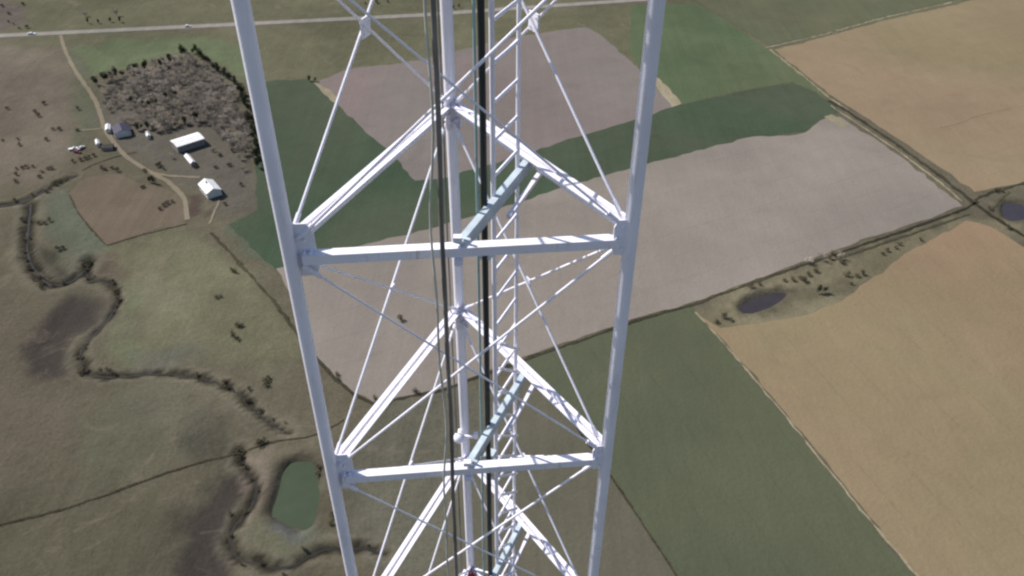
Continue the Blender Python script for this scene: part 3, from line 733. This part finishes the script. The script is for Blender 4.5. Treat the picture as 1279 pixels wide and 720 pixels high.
def gusset(m, k, other, lev, hgt, wid):
    """bolted plate in the plane of a face where its members meet the leg"""
    t = (K[other]-K[k]).normalized(); n = t.cross(Vector((0,0,1))); p = J(k, lev)
    r0 = LEGR[k]*.8; out = []
    prof = [(r0, -hgt*.5), (r0+wid*.82, -hgt*.5), (r0+wid, -hgt*.36), (r0+wid, hgt*.30), (r0+wid*.7, hgt*.5), (r0, hgt*.5)]
    k0 = len(m.v); N = len(prof)
    for s in (-.006, .006): m.v += [tuple(p+t*x+Vector((0,0,z))+n*(s-.024)) for x, z in prof]
    m.f += [tuple(k0+i for i in range(N)), tuple(k0+N+i for i in range(N))[::-1]]
    for i in range(N): j = (i+1) % N; m.f.append((k0+i, k0+j, k0+N+j, k0+N+i))
    for x, z in ((.3,-.3),(.3,.3),(.75,0),(.45,0),(.5,.22),(.5,-.22)):
        q = p+t*(r0+wid*x)+Vector((0,0,hgt*z)); m.tube([q-n*.045, q+n*.02], .013, 6)
for lev in range(TOPLEV, LASTLEV+1):
    for a, b in FACES:
        m = MB(); dz = -.05 if (a, b) == ('L', 'R') else .05
        crossbar(m, J(a, lev, dz), J(b, lev, dz), 'channel' if (a, b) == ('L', 'R') else 'pair'); m.build('crossbar', WHITE, tower)
        for k, o in ((a, b), (b, a)):
            m = MB(); big = (a, b) == ('L', 'R')
            gusset(m, k, o, lev, .44 if (big and k == 'L') else .30, .14 if big and k == 'L' else .09); m.build('gusset_plate', WHITE, tower)
        if lev < LASTLEV:
            p, q = rodpair(a, b, lev, 0)
            for s in (p, q):
                m = MB(); rod(m, *s, r=.0085 if (s is p and (a, b) == ('L', 'R')) else .0115); t_ = (s[1]-s[0]).normalized()
                for e, d in ((s[0], t_), (s[1], -t_)): m.tube([e-d*.05, e+d*.10], .018, 8)      # forged rod end
                m.build('diagonal_rod', WHITE, tower, True)
            c_ = (p[0]+p[1]+q[0]+q[1])/4; t = (K[b]-K[a]).normalized(); n = t.cross(Vector((0,0,1)))
            if (a, b) != ('L', 'R'):
                ps = .7 if lev == -1 else .4; m = MB(); m.box(c_, .16*ps, .012, .20*ps, t, n, Vector((0,0,1)))
                for sx in (-1, 1):
                    for sz in (-1, 1): m.tube([c_+t*sx*.05*ps+Vector((0,0,sz*.055*ps))-n*.02, c_+t*sx*.05*ps+Vector((0,0,sz*.055*ps))+n*.02], .010*ps, 6)
                m.build('cross_plate', WHITE, tower)
# the rest of the shaft down to the ground, far below the picture
m = MB()
for lev in range(LASTLEV, BOT):
    for a, b in FACES:
        if lev > LASTLEV: crossbar(m, J(a, lev), J(b, lev), 'pair')
        for s in rodpair(a, b, lev, 0): rod(m, *s, n=5)
tag(m.build('lower_bracing', WHITE, tower), kind='stuff')

# inner brackets carrying the ladder
MLR = (K['L']+K['R'])/2; MMR = (K['M']+K['R'])/2
BD = (MMR-MLR).normalized(); BL = (MMR-MLR).length; BN = BD.cross(Vector((0,0,1)))
def BP(fr, z): return MLR+BD*(BL*fr)+Vector((0,0,z))
def LP(fr, z): return BP(fr, z)-BN*.05
for lev in range(TOPLEV, LASTLEV+1):
    z = ZA-lev*PANEL
    m = MB(); m.bar(BP(-.03, z-.03), BP(1.02, z+.01), .010, .11); m.bar(BP(-.03, z-.03), BP(1.02, z+.01), .045, .008, -.027, .051)
    for f_ in (-.03, .02, .97): 
        q = BP(f_, z+.03); m.tube([q-BN*.05, q+BN*.05], .014, 6)
    m.build('ladder_bracket', GALV, tower)
    q0 = BP(-.02, z-.03)
    for s in (-1, 1):
        m = MB(); m.box(q0+Vector((-.02, -.03, .01+s*.10)), .06, .05, .04); m.build('bracket_clip', WHITE, tower)
    m = MB(); m.bar(BP(.46, z-.08)+BN*.10, BP(.99, z-.02)+BN*.10, .035, .035); m.build('support_arm', WHITE, tower)
ztop = ZA-TOPLEV*PANEL; zlow = ZA-7*PANEL
ladder = empty('ladder', (0,0,0)); ladder.parent = tower
LF1, LF2 = .505, .875
m = MB(); m.tube([LP(LF1, zlow), LP(LF1, ztop)], .020, 10); m.build('rail', WHITE, ladder, True)
m = MB(); m.tube([LP(LF2, zlow), LP(LF2, ztop)], .017, 10); m.build('rail', WHITE, ladder, True)
nr = int((ztop-zlow)/(PANEL/8)); 
for i in range(nr):
    z = zlow+.2+i*PANEL/8; m = MB(); m.tube([LP(LF1+.03, z), LP(LF2-.01, z)], .014, 6); m.build('rung', WHITE, ladder, True)
m = MB(); z = ZA-.62*PANEL; i = 0
while z > zlow+.4:
    m.tube([LP(LF1+.02, z)+BN*.03, LP(LF2, z-.42)+BN*.03], .015, 5); z -= PANEL/8; i += 1
tag(m.build('lacing', WHITE, ladder), kind='stuff')

# little fittings on the middle leg
q = J('M', 1.775)+Vector((-.06,0,0)); vd = Vector((0,-1,0))
m = MB(); m.ball(q+vd*.13, .07, .07); m.tube([q, q+vd*.12], .02, 8); m.box(q+vd*.09+Vector((.12,0,-.02)), .16, .03, .03); m.box(q+vd*.09+Vector((.2,0,.0)), .05, .05, .08)
bl = m.build('lamp_fitting', WHITE, None, True); tag(bl, 'small round white lamp fitting on the middle leg just above the lower crossbar', 'lamp')
q = J('M', 3.0)
be = empty('warning_beacon', q+vd*.16+Vector((.02,0,0))); tag(be, 'dark red glass warning beacon on the middle leg at the bottom edge', 'beacon')
m = MB(); m.tube([(0,0,-.12),(0,0,-.02)], .07, 14); m.box((0,.1,-.09), .05, .18, .03); m.build('base', GALV, be)
m = MB(); m.ball((0,0,.06), .065, .10, 14, 9); m.build('glass_dome', REDL, be, True)

# ------------------------------------------------------------------ cables
def plane_hit(px, py, p0, n):
    d = FW + RT*((px-640)/F) + UP*((360-py)/F); t = (p0-CAM).dot(n)/d.dot(n); return CAM+d*t
nLR = (K['R']-K['L']).cross(Vector((0,0,1))).normalized()
def cable(name, label, top, bot, p0, n, r, mat, wav=0, extra=5):
    a = plane_hit(*top, p0, n); b_ = plane_hit(*bot, p0, n); d = b_-a
    pts = []; a2 = a-d*.6; b2 = b_+d*.35
    N = 60
    for i in range(N+1):
        s = i/N; p = a2+(b2-a2)*s; p = p+Vector((math.sin(s*23)+.6*math.sin(s*51+1), .3*math.sin(s*31), 0))*wav; pts.append(p)
    # runs on plumb below the picture to the foot of the tower
    pts.append(Vector((pts[-1].x, pts[-1].y, .3)))
    m = MB(); m.tube(pts, r, 10); o = m.build(name, mat, None, True); tag(o, label, 'cable'); return o
outer = MLR+nLR*.13 if nLR.y < 0 else MLR-nLR*.13
for lev in range(TOPLEV+1, LASTLEV):      # clamps that hold the cables
    z = ZA-lev*PANEL
    m = MB(); m.box(LP(.43, z-.45)-BN*.02, .11, .09, .05, BD, BN); m.build('cable_clamp', GALV, tower)
    m = MB(); m.bar(LP(.43, z-.45), LP(.51, z-.45), .025, .025); m.build('clamp_arm', GALV, tower)
cable('feeder_cable', 'dark brown cable hanging down in front of the tower, left of the middle leg', (541,0), (571,720), outer, nLR, .0175, BROWNC, .004)
cable('thin_cable', 'thin pale grey cable hanging just left of the dark brown cable', (530,0), (562,720), outer, nLR, .009, PALEC, .018)
cable('coaxial_cable', 'thick black cable running down inside the tower beside the ladder', (601,0), (613,720), BP(.43, 0)-BN*.06, BN, .025, BLACKC, 0)
cable('conduit', 'slim grey green conduit just left of the thick black cable', (592,0), (605,720), BP(.40, 0)-BN*.06, BN, .011, TEALC, 0)
cable('grounding_wire', 'thin brown wire close against the left side of the middle leg', (547,0), (578,720), K['M']+nLR*(.1 if nLR.y < 0 else -.1), nLR, .008, BROWNC, .003)
